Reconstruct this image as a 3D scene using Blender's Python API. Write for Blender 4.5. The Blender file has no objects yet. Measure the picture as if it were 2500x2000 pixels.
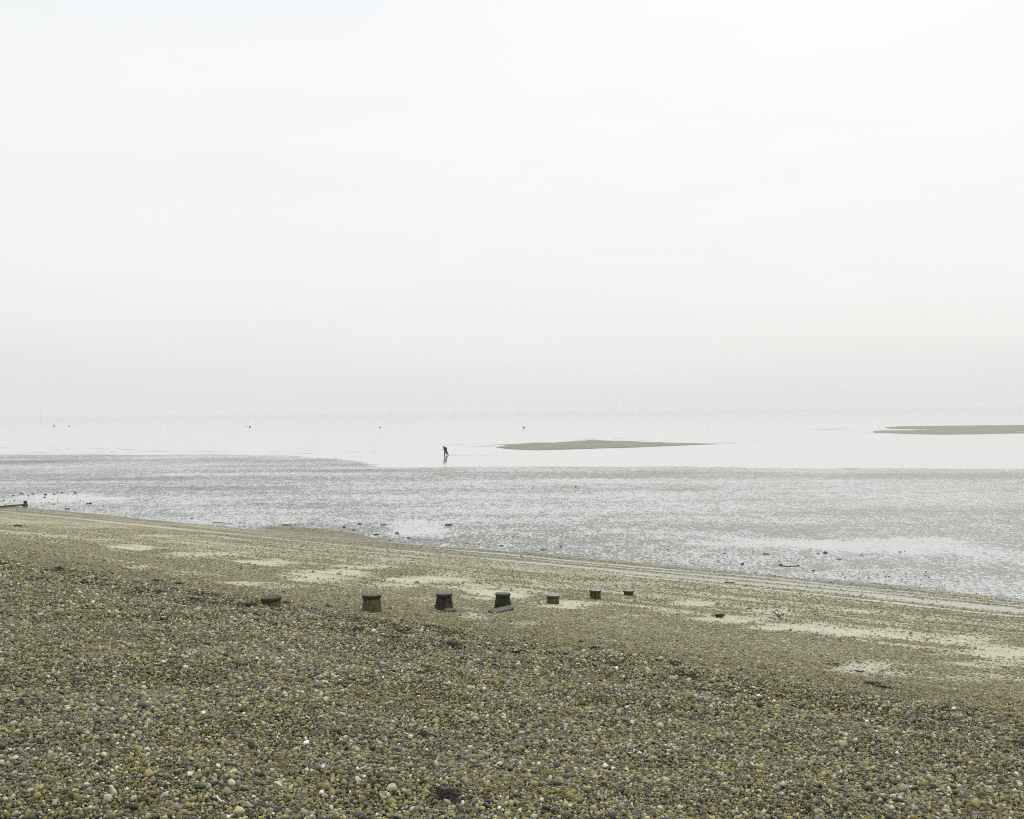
import bpy, bmesh, math, random
import numpy as np
from mathutils import Vector, Matrix

random.seed(7)
rng = np.random.default_rng(7)
scene = bpy.context.scene
R = math.radians

# ------------------------------------------------------------------ camera
CAM_H = 8.0                      # the promenade above the beach
ROLL = R(0.6)
cam_d = bpy.data.cameras.new('camera')
cam_d.lens = 36.0
cam_d.sensor_width = 36.0
cam_d.clip_start = 0.1
cam_d.clip_end = 30000.0
cam = bpy.data.objects.new('camera', cam_d)
scene.collection.objects.link(cam)
cam.location = (0, 0, CAM_H)
cam.rotation_euler = (R(90), ROLL, 0)
scene.camera = cam

# ------------------------------------------------------------------ sky
SUN_EL, SUN_ROT = R(42), R(20)
w = bpy.data.worlds.new('World')
scene.world = w
w.use_nodes = True
nt = w.node_tree
nt.nodes.clear()
out = nt.nodes.new('ShaderNodeOutputWorld')
bg = nt.nodes.new('ShaderNodeBackground')
bg.inputs['Strength'].default_value = 0.1
sky = nt.nodes.new('ShaderNodeTexSky')
sky.sky_type = 'NISHITA'
sky.sun_disc = False
sky.sun_elevation = SUN_EL
sky.sun_rotation = SUN_ROT
sky.air_density = 1.0
sky.dust_density = 4.0
tc = nt.nodes.new('ShaderNodeTexCoord')
sep = nt.nodes.new('ShaderNodeSeparateXYZ')
nt.links.new(tc.outputs['Generated'], sep.inputs[0])
# cloud mottling: wide soft noise stretched flat over the horizon
mp = nt.nodes.new('ShaderNodeMapping')
mp.inputs['Scale'].default_value = (1.2, 1.2, 11.0)
nz = nt.nodes.new('ShaderNodeTexNoise')
nz.inputs['Scale'].default_value = 1.3
nz.inputs['Detail'].default_value = 4
nz.inputs['Roughness'].default_value = 0.55
nt.links.new(tc.outputs['Generated'], mp.inputs[0])
nt.links.new(mp.outputs[0], nz.inputs[0])
mr = nt.nodes.new('ShaderNodeMath'); mr.operation = 'MULTIPLY_ADD'
mr.inputs[1].default_value = 0.10; mr.inputs[2].default_value = -0.05
nt.links.new(nz.outputs[0], mr.inputs[0])
ad = nt.nodes.new('ShaderNodeMath'); ad.operation = 'ADD'
nt.links.new(sep.outputs[2], ad.inputs[0]); nt.links.new(mr.outputs[0], ad.inputs[1])
cr = nt.nodes.new('ShaderNodeValToRGB')
els = cr.color_ramp.elements
stops = [(0.0, (.772, .790, .776)), (0.045, (.812, .828, .815)), (0.10, (.868, .880, .868)),
         (0.17, (.908, .918, .905)), (0.28, (.922, .935, .935)), (0.40, (.905, .930, .950)), (1.0, (.97, .985, 1.0))]
while len(els) < len(stops):
    els.new(0.5)
for e, (p, c) in zip(els, stops):
    e.position = p; e.color = (*c, 1)
nt.links.new(ad.outputs[0], cr.inputs[0])
sc = nt.nodes.new('ShaderNodeVectorMath'); sc.operation = 'SCALE'
sc.inputs['Scale'].default_value = 10.2
mp2 = nt.nodes.new('ShaderNodeMapping'); mp2.inputs['Scale'].default_value = (2.2, 2.2, 15.0); mp2.inputs['Rotation'].default_value = (0.0, 0.06, 0.4)
nz2 = nt.nodes.new('ShaderNodeTexNoise'); nz2.inputs['Scale'].default_value = 1.1; nz2.inputs['Detail'].default_value = 6; nz2.inputs['Roughness'].default_value = .6
nt.links.new(tc.outputs['Generated'], mp2.inputs[0]); nt.links.new(mp2.outputs[0], nz2.inputs[0])
mm2 = nt.nodes.new('ShaderNodeMath'); mm2.operation = 'MULTIPLY_ADD'; mm2.inputs[1].default_value = .10; mm2.inputs[2].default_value = .95
nt.links.new(nz2.outputs[0], mm2.inputs[0])
sc2 = nt.nodes.new('ShaderNodeVectorMath'); sc2.operation = 'SCALE'
nt.links.new(cr.outputs[0], sc2.inputs[0]); nt.links.new(mm2.outputs[0], sc2.inputs['Scale'])
nt.links.new(sc2.outputs[0], sc.inputs[0])
mx = nt.nodes.new('ShaderNodeMix'); mx.data_type = 'RGBA'
mx.inputs['Factor'].default_value = 0.95
nt.links.new(sky.outputs[0], mx.inputs[6]); nt.links.new(sc.outputs[0], mx.inputs[7])
nt.links.new(mx.outputs[2], bg.inputs[0]); nt.links.new(bg.outputs[0], out.inputs[0])

sun_d = bpy.data.lights.new('sun', 'SUN')
sun_d.energy = 1.3
sun_d.angle = R(14)
sun_d.color = (1.0, 0.97, 0.92)
sun = bpy.data.objects.new('sun', sun_d)
scene.collection.objects.link(sun)
sd = Vector((math.sin(SUN_ROT) * math.cos(SUN_EL), math.cos(SUN_ROT) * math.cos(SUN_EL), math.sin(SUN_EL)))
sun.rotation_euler = (-sd).to_track_quat('-Z', 'Y').to_euler()

scene.view_settings.view_transform = 'Standard'
scene.view_settings.look = 'None'
scene.view_settings.exposure = 0.0
scene.view_settings.gamma = 1.0
scene.view_settings.use_curve_mapping = False
scene.cycles.use_denoising = False
scene.cycles.use_adaptive_sampling = False
scene.cycles.filter_width = 1.0
scene.cycles.max_bounces = 6
scene.cycles.diffuse_bounces = 3
scene.cycles.volume_bounces = 4
scene.cycles.sample_clamp_indirect = 4

# ------------------------------------------------------------------ helpers
def link(o, parent=None):
    scene.collection.objects.link(o)
    if parent is not None:
        o.parent = parent
    return o

def tag(o, label=None, cat=None, group=None, kind=None):
    if label: o['label'] = label
    if cat: o['category'] = cat
    if group: o['group'] = group
    if kind: o['kind'] = kind
    return o

def mesh_obj(name, verts, faces, mat=None, parent=None, smooth=True):
    me = bpy.data.meshes.new(name)
    me.from_pydata([tuple(v) for v in verts], [], [tuple(f) for f in faces])
    if smooth:
        me.polygons.foreach_set('use_smooth', [True] * len(me.polygons))
    if mat: me.materials.append(mat)
    me.update()
    return link(bpy.data.objects.new(name, me), parent)

def grid_mesh(name, X, Y, Z, mat, attrs=None):
    ny, nx = X.shape
    co = np.stack([X, Y, Z], -1).reshape(-1, 3).astype(np.float32)
    i = np.arange(ny - 1)[:, None] * nx + np.arange(nx - 1)[None, :]
    q = np.stack([i, i + 1, i + nx + 1, i + nx], -1).reshape(-1, 4)
    # keep normals up
    a = co[q[0, 1]] - co[q[0, 0]]; b = co[q[0, 3]] - co[q[0, 0]]
    if a[0] * b[1] - a[1] * b[0] < 0:
        q = q[:, ::-1]
    me = bpy.data.meshes.new(name)
    me.vertices.add(len(co)); me.vertices.foreach_set('co', co.ravel())
    me.loops.add(q.size); me.loops.foreach_set('vertex_index', q.ravel().astype(np.int32))
    me.polygons.add(len(q))
    me.polygons.foreach_set('loop_start', (np.arange(len(q)) * 4).astype(np.int32))
    me.polygons.foreach_set('loop_total', np.full(len(q), 4, np.int32))
    me.update(calc_edges=True)
    me.polygons.foreach_set('use_smooth', np.ones(len(q), bool))
    for k, v in (attrs or {}).items():
        at = me.attributes.new(k, 'FLOAT', 'POINT')
        at.data.foreach_set('value', v.ravel().astype(np.float32))
    me.materials.append(mat)
    return link(bpy.data.objects.new(name, me))

# vectorised value noise
def _hash(ix, iy, seed):
    h = (ix.astype(np.int64) * 374761393 + iy.astype(np.int64) * 668265263 + seed * 1442695041) & 0xffffffff
    h = ((h ^ (h >> 13)) * 1274126177) & 0xffffffff
    h = (h ^ (h >> 16)) & 0xffffff
    return h / float(0xffffff)

def vnoise(x, y, seed=0):
    x = np.asarray(x, float); y = np.asarray(y, float)
    ix = np.floor(x); iy = np.floor(y)
    fx = x - ix; fy = y - iy
    fx = fx * fx * fx * (fx * (fx * 6 - 15) + 10); fy = fy * fy * fy * (fy * (fy * 6 - 15) + 10)
    a = _hash(ix, iy, seed); b = _hash(ix + 1, iy, seed)
    c = _hash(ix, iy + 1, seed); d = _hash(ix + 1, iy + 1, seed)
    return (a * (1 - fx) + b * fx) * (1 - fy) + (c * (1 - fx) + d * fx) * fy

def fbm(x, y, seed=0, octv=4, gain=0.5):
    s = 0; a = 1; tot = 0
    c, sn = math.cos(0.6), math.sin(0.6)
    for k in range(octv):
        s = s + a * vnoise(x, y, seed + k * 17); tot += a
        x, y = (x * c - y * sn) * 2.03 + 5.1, (x * sn + y * c) * 2.03 - 3.7
        a *= gain
    return s / tot

def sstep(a, b, x):
    t = np.clip((x - a) / (b - a), 0, 1)
    return t * t * (3 - 2 * t)

# ------------------------------------------------------------------ terrain
NX, NY = 0.588, 0.809            # seaward direction across the beach
def ut(x, y):
    return x * NY - y * NX, x * NX + y * NY
def xy(u, t):
    return u * NY + t * NX, -u * NX + t * NY

_kt = np.array([-80, -30, -8, -3, 3, 5, 9, 11.6, 12.8, 14.5, 19.5, 24, 28.7, 33, 37, 41, 45.5, 47.5, 52, 60])
_kz = np.array([7.0, 6.9, 6.55, 6.3, 5.72, 5.45, 4.95, 4.66, 4.46, 4.14, 3.27, 2.6, 2.0, 1.5, 1.05, .58, .13, -.02, -.45, -1.0])
_ft = np.arange(-90, 70, .1)
_fz = np.interp(_ft, _kt, _kz)
_ker = np.exp(-np.linspace(-2, 2, 25) ** 2); _ker /= _ker.sum()
_fz = np.convolve(np.pad(_fz, 12, 'edge'), _ker, 'valid')

BUMPS = []      # small gravel mounds at the water's edge: (x, y, half length, half width, height)
def ground_z(x, y):
    x = np.asarray(x, float); y = np.asarray(y, float)
    u, t = ut(x, y)
    z = np.interp(t, _ft, _fz)
    coarse = 1 - sstep(12.2, 14.5, t)
    z = z + coarse * (fbm(u * .8, t * 1.1, 3, 4) - .5) * .20
    berm = np.exp(-((t - 11.8) / 1.1) ** 2)
    z = z + berm * (fbm(u * 1.8, t * 1.8, 9, 3) - .5) * .22
    z = z + sstep(12.5, 15, t) * (fbm(u * .16, t * .5, 21, 3) - .5) * .12
    z = z + sstep(34, 38, t) * (fbm(u * .07, t * 1.2, 33, 3) - .5) * .07
    for bx, by, hl, hw, h in BUMPS:
        bu, bt = ut(bx, by)
        z = z + h * np.exp(-((u - bu) / hl) ** 2 - ((t - bt) / hw) ** 2)
    return z

def ray(px, py):
    a = (px - 1250) / 2500.0; b = (1000 - py) / 2500.0
    c, s = math.cos(ROLL), math.sin(ROLL)
    # camera right = (c,0,-s), up = (s,0,c)
    return Vector((a * c + b * s, 1.0, -a * s + b * c))

def at_z(px, py, z=0.0):
    d = ray(px, py)
    k = (z - CAM_H) / d.z
    return Vector((0, 0, CAM_H)) + d * k

def _surf(x, y): return np.maximum(ground_z(x, y), mud_z(x, y))
def on_ground(px, py, zf=None):
    """the point of the ground that lies behind a place in the photograph"""
    zf = zf or _surf
    d = ray(px, py)
    ks = 4.0 * 1.02 ** np.arange(240)
    for _ in range(3):
        z = CAM_H + d.z * ks
        below = z < zf(d.x * ks, d.y * ks)
        i = int(np.argmax(below)) if below.any() else len(ks) - 1
        a, b = ks[max(i - 1, 0)], ks[i]
        ks = np.linspace(a, b, 24)
    return Vector((0, 0, CAM_H)) + d * float(b)

_ex = np.array([-400, -200, -104, -78, -46.6, -33, -25, -19, -10, 0, 25, 62, 110, 200])
_ey = np.array([260, 226, 206, 203, 190, 178, 163, 148, 145, 143, 140, 126, 112, 95.])
def mud_z(x, y):
    x = np.asarray(x, float); y = np.asarray(y, float)
    e = np.interp(x, _ex, _ey) + (fbm(x * .05, y * .03, 61, 3) - .5) * 6
    d = e - y
    z = np.where(d > 0, .10 * (1 - np.exp(-d / 14)), d * .01)
    z = z + (fbm(x * .05, y * .5, 71, 5, .6) - .5) * .15 * np.exp(-np.abs(d) / 14) + (fbm(x * .05, y * .05, 77, 2) - .5) * .02
    return np.clip(z, -1.2, .2)

for (px, py, hl, hw, h) in ((770, 1291, 5.5, 1.5, .22), (165, 1231, 4.5, 1.6, .22)):
    p = at_z(px, py, .15)
    BUMPS.append((p.x, p.y, hl, hw, h))

# sand patches seen between the gravel (photo pixels of their centres, half widths and heights)
PATCH = [(313, 1336, 62, 7, 1), (150, 1310, 60, 4, .7), (60, 1302, 60, 4, .7), (465, 1355, 75, 7, .9), (380, 1309, 70, 4, .8),
         (250, 1318, 50, 3.5, .6), (643, 1374, 75, 7, 1), (560, 1352, 60, 5, .8),
         (805, 1402, 90, 11, 1), (880, 1386, 80, 8, .9), (1050, 1417, 110, 9, 1), (970, 1428, 60, 7, .8), (1110, 1399, 60, 5, .6),
         (1230, 1447, 80, 11, 1), (1180, 1432, 80, 8, .8), (330, 1385, 50, 6, .7), (440, 1400, 55, 6, .7), (590, 1425, 90, 6, .9), (700, 1432, 60, 5, .6),
         (1390, 1475, 75, 9, 1), (1690, 1475, 55, 8, .9), (1640, 1493, 55, 7, .6), (1880, 1492, 60, 8, .9), (1170, 1500, 50, 7, .8),
         (1300, 1518, 70, 6, .6), (1810, 1512, 100, 9, .9), (1950, 1532, 110, 12, 1), (2080, 1545, 120, 11, 1), (2190, 1555, 90, 8, .9),
         (2350, 1560, 100, 12, .9), (2440, 1590, 90, 16, .9), (2120, 1625, 85, 11, .75), (2230, 1643, 90, 8, .6), (2400, 1655, 120, 9, .6),
         (2090, 1492, 80, 6, .8), (2250, 1510, 90, 7, .6), (1500, 1425, 90, 6, .6), (1350, 1432, 90, 6, .6), (1020, 1462, 50, 5, .5), (2420, 1620, 80, 12, .7),
         (1560, 1503, 60, 6, .5), (2300, 1600, 80, 8, .5), (60, 1275, 80, 3, .6), (220, 1287, 80, 3, .6)]
PATCH_W = []
for px, py, hw, hh, s in PATCH:
    c = on_ground(px, py, ground_z)
    e1 = on_ground(px + hw, py, ground_z)
    n = on_ground(px, py - hh, ground_z)
    a = (e1 - c).xy; b = (n - c).xy
    M = np.linalg.inv(np.array([[a.x, b.x], [a.y, b.y]]))
    PATCH_W.append((c.x, c.y, M, s))

def sand_mask(x, y):
    """1 = bare sand, 0 = full gravel cover (the whole beach)."""
    x = np.asarray(x, float); y = np.asarray(y, float)
    u, t = ut(x, y)
    wob = (fbm(u * .5, t * 1.6, 41, 5, .6) - .5)
    m = np.zeros_like(x)
    for cx, cy, M, s in PATCH_W:
        dx, dy = x - cx, y - cy
        q = (M[0, 0] * dx + M[0, 1] * dy) ** 2 + (M[1, 0] * dx + M[1, 1] * dy) ** 2
        m = np.maximum(m, .95 * s * (1 - sstep(-.1, 2.3, q + wob * 3.2)))
    # faint streaks along the beach
    st = fbm(u * .16 + t * .12, t * 1.15, 51, 5, .6)
    m = np.maximum(m, .60 * sstep(.52, .70, st) * sstep(15, 20, t))
    st2 = fbm(u * .05, t * 2.6, 58, 3)
    m = np.maximum(m, .50 * sstep(.48, .68, st2) * sstep(25, 33, t))
    # the long pale run-off bands parallel to the waterline
    jt = t + (fbm(u * .06, t * 0, 81, 3) - .5) * 1.6
    right = sstep(-40, -12, u)
    band = np.exp(-((jt - 39.6) / (.55 + .5 * right)) ** 2) * sstep(-100, -60, u)
    band = np.maximum(band, .95 * np.exp(-((jt - 42.0) / .45) ** 2) * sstep(-50, -20, u))
    band = np.maximum(band, .95 * np.exp(-((jt - 43.6) / .4) ** 2) * sstep(-60, -30, u))
    band = np.maximum(band, .9 * np.exp(-((jt - 37.4) / .45) ** 2) * sstep(-40, -20, u))
    band = np.maximum(band, .5 * np.exp(-((jt - 36.2) / .3) ** 2))
    m = np.maximum(m, band * (.85 + .5 * fbm(u * .5, t * 2, 88, 3)))
    m = m * sstep(13.2, 15.0, t)
    return np.clip(m, 0, 1)

# ------------------------------------------------------------------ materials
def mat(name):
    m = bpy.data.materials.new(name); m.use_nodes = True
    nt = m.node_tree
    b = nt.nodes['Principled BSDF']
    return m, nt, b
def N(nt, t, **kw):
    n = nt.nodes.new(t)
    for k, v in kw.items():
        if k.startswith('_'): setattr(n, k[1:], v)
        else: n.inputs[k.replace('__', ' ')].default_value = v
    return n
def noise(nt, vec, scale, detail=3, rough=.55):
    n = N(nt, 'ShaderNodeTexNoise', Scale=scale, Detail=detail, Roughness=rough)
    nt.links.new(vec, n.inputs['Vector']); return n.outputs[0]
def ramp(nt, fac, stops, interp='LINEAR'):
    r = nt.nodes.new('ShaderNodeValToRGB'); r.color_ramp.interpolation = interp
    e = r.color_ramp.elements
    while len(e) < len(stops): e.new(.5)
    for a, (p, c) in zip(e, stops):
        a.position = p; a.color = (*c, 1) if len(c) == 3 else c
    nt.links.new(fac, r.inputs[0]); return r.outputs[0]
def mixc(nt, fac, a, b, mode='MIX'):
    m = nt.nodes.new('ShaderNodeMix'); m.data_type = 'RGBA'; m.blend_type = mode
    for s, v in ((0, fac), (6, a), (7, b)):
        if isinstance(v, (int, float)): m.inputs[s].default_value = v
        elif isinstance(v, tuple): m.inputs[s].default_value = (*v, 1)
        else: nt.links.new(v, m.inputs[s])
    return m.outputs[2]
def math_(nt, op, a, b=None, c=None, clamp=False):
    m = nt.nodes.new('ShaderNodeMath'); m.operation = op; m.use_clamp = clamp
    for i, v in enumerate((a, b, c)):
        if v is None: continue
        if isinstance(v, (int, float)): m.inputs[i].default_value = v
        else: nt.links.new(v, m.inputs[i])
    return m.outputs[0]
def maprange(nt, v, a, b, c=0., d=1.):
    m = nt.nodes.new('ShaderNodeMapRange')
    nt.links.new(v, m.inputs[0])
    for i, q in zip((1, 2, 3, 4), (a, b, c, d)): m.inputs[i].default_value = q
    return m.outputs[0]
def bump(nt, h, strength, dist, bsdf):
    b = N(nt, 'ShaderNodeBump', Strength=strength, Distance=dist)
    nt.links.new(h, b.inputs['Height']); nt.links.new(b.outputs[0], bsdf.inputs['Normal']); return b
def attr(nt, name):
    a = nt.nodes.new('ShaderNodeAttribute'); a.attribute_name = name; return a.outputs['Fac']

PEB = [(0.00, (.212, .178, .052)), (.17, (.280, .244, .085)), (.31, (.112, .106, .032)), (.42, (.172, .172, .085)),
       (.53, (.072, .074, .050)), (.61, (.145, .148, .138)), (.675, (.370, .342, .160)), (.775, (.168, .115, .030)),
       (.84, (.430, .412, .265)), (.915, (.038, .037, .038)), (.945, (.56, .54, .41)), (.985, (.70, .68, .62))]

# pebble: palette by the stone's own random number, mottled, slightly damp
m_peb, nt, b = mat('pebble_stone')
oi = nt.nodes.new('ShaderNodeObjectInfo')
tcn = nt.nodes.new('ShaderNodeTexCoord')
col = ramp(nt, oi.outputs['Random'], PEB, 'CONSTANT')
wn = nt.nodes.new('ShaderNodeTexWhiteNoise'); wn.noise_dimensions = '1D'
nt.links.new(oi.outputs['Random'], wn.inputs['W'])
hs = nt.nodes.new('ShaderNodeHueSaturation')
nt.links.new(maprange(nt, wn.outputs[0], 0, 1, .36, 1.85), hs.inputs['Value'])
nt.links.new(col, hs.inputs['Color'])
# gravel low on the beach is browner and paler with drying sand
sp = nt.nodes.new('ShaderNodeSeparateXYZ'); nt.links.new(oi.outputs['Location'], sp.inputs[0])
tt = math_(nt, 'ADD', math_(nt, 'MULTIPLY', sp.outputs[0], NX), math_(nt, 'MULTIPLY', sp.outputs[1], NY))
brown = math_(nt, 'MULTIPLY', maprange(nt, tt, 12.2, 13.4), maprange(nt, tt, 18, 15.5))
c1 = mixc(nt, math_(nt, 'MULTIPLY', brown, .40), hs.outputs[0], (.215, .178, .045))
c1 = mixc(nt, math_(nt, 'MULTIPLY', maprange(nt, tt, 14.5, 18), .42), c1, (.39, .36, .19))
mott = noise(nt, tcn.outputs['Object'], 2.2, 4, .6)
ln = noise(nt, oi.outputs['Location'], .75, 3, .6)
c1 = mixc(nt, maprange(nt, ln, .52, .68, 0, .22), c1, (.17, .175, .16))
c1 = mixc(nt, maprange(nt, ln, .47, .33, 0, .30), c1, (.21, .165, .045))
c2 = mixc(nt, maprange(nt, mott, .35, .75, 0, .45), c1, (.10, .10, .07), 'MIX')
nt.links.new(c2, b.inputs['Base Color'])
nt.links.new(maprange(nt, wn.outputs[0], 0, 1, .38, .7), b.inputs['Roughness'])
b.inputs['Specular IOR Level'].default_value = .45
bump(nt, noise(nt, tcn.outputs['Object'], 5, 3), .25, .1, b)

# beach: sand with gravel bedded in it, told apart by the sand attribute
m_beach, nt, b = mat('beach_shingle_and_sand')
geo = nt.nodes.new('ShaderNodeNewGeometry'); pos = geo.outputs['Position']
sand_a = attr(nt, 'sand'); wet_a = attr(nt, 'wet')
fine = noise(nt, pos, 26, 4, .65)
med = noise(nt, pos, 5.0, 4, .6)
big = noise(nt, pos, .55, 3, .55)
v1 = N(nt, 'ShaderNodeTexVoronoi', Scale=30.); nt.links.new(pos, v1.inputs['Vector'])
v2 = N(nt, 'ShaderNodeTexVoronoi', Scale=9.); nt.links.new(pos, v2.inputs['Vector'])
sv = nt.nodes.new('ShaderNodeSeparateColor'); nt.links.new(v1.outputs['Color'], sv.inputs[0])
sv2 = nt.nodes.new('ShaderNodeSeparateColor'); nt.links.new(v2.outputs['Color'], sv2.inputs[0])
peb = ramp(nt, sv.outputs[0], PEB, 'CONSTANT')
peb = mixc(nt, .30, peb, (.19, .175, .10))
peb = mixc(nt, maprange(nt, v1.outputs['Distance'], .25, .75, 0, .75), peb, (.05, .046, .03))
peb2 = mixc(nt, maprange(nt, sv2.outputs[1], 0, 1, 0, .7), peb, (.09, .08, .035))
spz = nt.nodes.new('ShaderNodeSeparateXYZ'); nt.links.new(pos, spz.inputs[0])
tg = math_(nt, 'ADD', math_(nt, 'MULTIPLY', spz.outputs[0], NX), math_(nt, 'MULTIPLY', spz.outputs[1], NY))
gr = mixc(nt, math_(nt, 'MULTIPLY', maprange(nt, tg, 14.5, 19, 0, .5), maprange(nt, tg, 41, 34, .3, 1)), mixc(nt, maprange(nt, tg, 14, 12, 0, .8), peb2, (.02, .018, .01)), (.43, .395, .20))  # ground under the coarse shingle blackened: painted shade in the gaps between stones
gr = mixc(nt, maprange(nt, big, .35, .65, 0, .22), gr, (.20, .17, .10))
mps = nt.nodes.new('ShaderNodeMapping'); mps.inputs['Scale'].default_value = (1, .42, 1); nt.links.new(pos, mps.inputs[0])
spk = noise(nt, mps.outputs[0], 7.5, 3, .8)
spk2 = noise(nt, mps.outputs[0], 1.6, 4, .75)
sv_ = math_(nt, 'MULTIPLY', maprange(nt, spk, .36, .64, .35, 1.65), maprange(nt, spk2, .35, .65, .72, 1.28))
far = maprange(nt, tg, 17, 28)
sv_ = math_(nt, 'ADD', math_(nt, 'MULTIPLY', math_(nt, 'SUBTRACT', sv_, 1.0), far), 1.0)
vm = nt.nodes.new('ShaderNodeVectorMath'); vm.operation = 'SCALE'; nt.links.new(gr, vm.inputs[0]); nt.links.new(sv_, vm.inputs['Scale'])
gr = vm.outputs[0]
sandc = mixc(nt, maprange(nt, med, .3, .7), (.57, .56, .44), (.47, .46, .34))
sandc = mixc(nt, maprange(nt, fine, .45, .7, 0, .35), sandc, (.38, .35, .25))
# where gravel stones stick out of the sand
thr = math_(nt, 'ADD', sand_a, math_(nt, 'MULTIPLY', math_(nt, 'SUBTRACT', sv.outputs[1], .5), .95))
thr = math_(nt, 'ADD', thr, math_(nt, 'MULTIPLY', math_(nt, 'SUBTRACT', med, .5), .8))
thr = math_(nt, 'ADD', thr, math_(nt, 'MULTIPLY', math_(nt, 'SUBTRACT', spk, .5), math_(nt, 'MULTIPLY', far, 1.1)))
sf = maprange(nt, thr, .40, .90)
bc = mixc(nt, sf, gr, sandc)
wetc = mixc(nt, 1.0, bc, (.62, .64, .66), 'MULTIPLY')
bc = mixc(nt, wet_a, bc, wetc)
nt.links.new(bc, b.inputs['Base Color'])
rw = math_(nt, 'MULTIPLY', wet_a, maprange(nt, sf, 0, 1, .25, 1))
nt.links.new(maprange(nt, rw, 0, 1, .75, .12), b.inputs['Roughness'])
hgt = math_(nt, 'MULTIPLY', math_(nt, 'SUBTRACT', 1.0, v1.outputs['Distance']), math_(nt, 'SUBTRACT', 1.05, sf))
hgt = math_(nt, 'ADD', hgt, math_(nt, 'MULTIPLY', fine, .25))
bump(nt, hgt, .55, .02, b)

# mud flat: wet rippled sand with films of standing water
m_mud, nt, b = mat('wet_rippled_mud')
geo = nt.nodes.new('ShaderNodeNewGeometry'); pos = geo.outputs['Position']
film = attr(nt, 'film')
mpn = nt.nodes.new('ShaderNodeMapping'); mpn.inputs['Scale'].default_value = (1, .42, 1); mpn.inputs['Rotation'].default_value = (0, 0, .25)
nt.links.new(pos, mpn.inputs[0])
rip = noise(nt, mpn.outputs[0], 7.0, 2, .6)
rip2 = noise(nt, mpn.outputs[0], 1.1, 5, .72)
big = noise(nt, pos, .05, 4, .6)
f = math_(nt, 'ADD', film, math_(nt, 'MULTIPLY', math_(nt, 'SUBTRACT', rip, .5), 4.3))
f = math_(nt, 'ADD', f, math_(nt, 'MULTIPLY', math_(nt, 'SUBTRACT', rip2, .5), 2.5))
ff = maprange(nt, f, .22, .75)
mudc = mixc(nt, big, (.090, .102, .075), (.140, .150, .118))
watc = mixc(nt, big, (.43, .455, .45), (.38, .405, .395))  # film colour paled to paint in part of the sky's reflection
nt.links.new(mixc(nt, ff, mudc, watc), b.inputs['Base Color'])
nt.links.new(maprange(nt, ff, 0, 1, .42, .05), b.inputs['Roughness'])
nt.links.new(maprange(nt, ff, 0, 1, 1.38, 1.52), b.inputs['IOR'])
hb = math_(nt, 'MULTIPLY', math_(nt, 'SUBTRACT', 1.0, ff), rip)
bump(nt, hb, .5, .05, b)

# sea: glassy calm shallow water
m_sea, nt, b = mat('calm_sea_water')
geo = nt.nodes.new('ShaderNodeNewGeometry'); pos = geo.outputs['Position']
big = noise(nt, pos, .012, 4, .6)
nt.links.new(mixc(nt, big, (.51, .53, .515), (.56, .575, .56)), b.inputs['Base Color'])
b.inputs['Roughness'].default_value = .06
b.inputs['IOR'].default_value = 1.4
mpn = nt.nodes.new('ShaderNodeMapping'); mpn.inputs['Scale'].default_value = (.35, 1.6, 1)
nt.links.new(pos, mpn.inputs[0])
bump(nt, noise(nt, mpn.outputs[0], .9, 3, .6), .06, .02, b)

# sand banks
m_bar, nt, b = mat('damp_sand_bank')
geo = nt.nodes.new('ShaderNodeNewGeometry'); pos = geo.outputs['Position']
n1 = noise(nt, pos, .9, 5, .65); n2 = noise(nt, pos, .12, 3)
spz = nt.nodes.new('ShaderNodeSeparateXYZ'); nt.links.new(pos, spz.inputs[0])
cc = mixc(nt, maprange(nt, n1, .35, .65), (.165, .165, .122), (.27, .268, .212))
cc = mixc(nt, maprange(nt, n2, .4, .6, 0, .5), cc, (.29, .285, .235))
cc = mixc(nt, maprange(nt, spz.outputs[2], .10, .0, 0, .65), cc, (.12, .12, .09))
nt.links.new(cc, b.inputs['Base Color']); b.inputs['Roughness'].default_value = .8
b.inputs['Specular IOR Level'].default_value = .2
bump(nt, n1, .6, .12, b)

def simple(name, c1, c2, scale, rough=.7, bst=.4, bdist=.02, spec=.3, stretch=(1, 1, 1), c3=None):
    m, nt, b = mat(name)
    tcn = nt.nodes.new('ShaderNodeTexCoord'); mp = nt.nodes.new('ShaderNodeMapping')
    mp.inputs['Scale'].default_value = stretch
    nt.links.new(tcn.outputs['Object'], mp.inputs[0])
    n = noise(nt, mp.outputs[0], scale, 5, .65)
    c = mixc(nt, maprange(nt, n, .35, .65), c1, c2)
    if c3:
        n3 = noise(nt, tcn.outputs['Object'], scale * .45, 3, .5)
        c = mixc(nt, maprange(nt, n3, .5, .66, 0, .85), c, c3)
    nt.links.new(c, b.inputs['Base Color'])
    b.inputs['Roughness'].default_value = rough
    b.inputs['Specular IOR Level'].default_value = spec
    bump(nt, n, bst, bdist, b)
    return m

# ------------------------------------------------------------------ ground meshes
tv = np.concatenate([np.arange(-80, -4, 4), np.arange(-4, 3, .5), np.arange(3, 48, .14), np.arange(48, 58, .5)])
uv = np.concatenate([np.arange(-260, -115, 5), np.arange(-115, 27, .3), np.arange(27, 140, 5)])
U, T = np.meshgrid(uv, tv)
X, Y = xy(U, T)
sandv = sand_mask(X, Y)
jt = T + (fbm(U * .06, T * 0, 81, 3) - .5) * 1.6
wetv = np.maximum(sstep(44.4, 46, T), .9 * np.exp(-((jt - 39.6) / 1.0) ** 2) * sstep(-70, -25, U))
wetv = np.clip(np.maximum(wetv, .8 * sstep(40.5, 42.5, T) * sstep(-45, -15, U)), 0, 1)
for bx, by, hl, hw, h in BUMPS:
    bu, bt = ut(bx, by)
    wetv = wetv * (1 - .9 * np.exp(-((U - bu) / (hl * 1.2)) ** 2 - ((T - bt) / (hw * 1.3)) ** 2))
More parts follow.
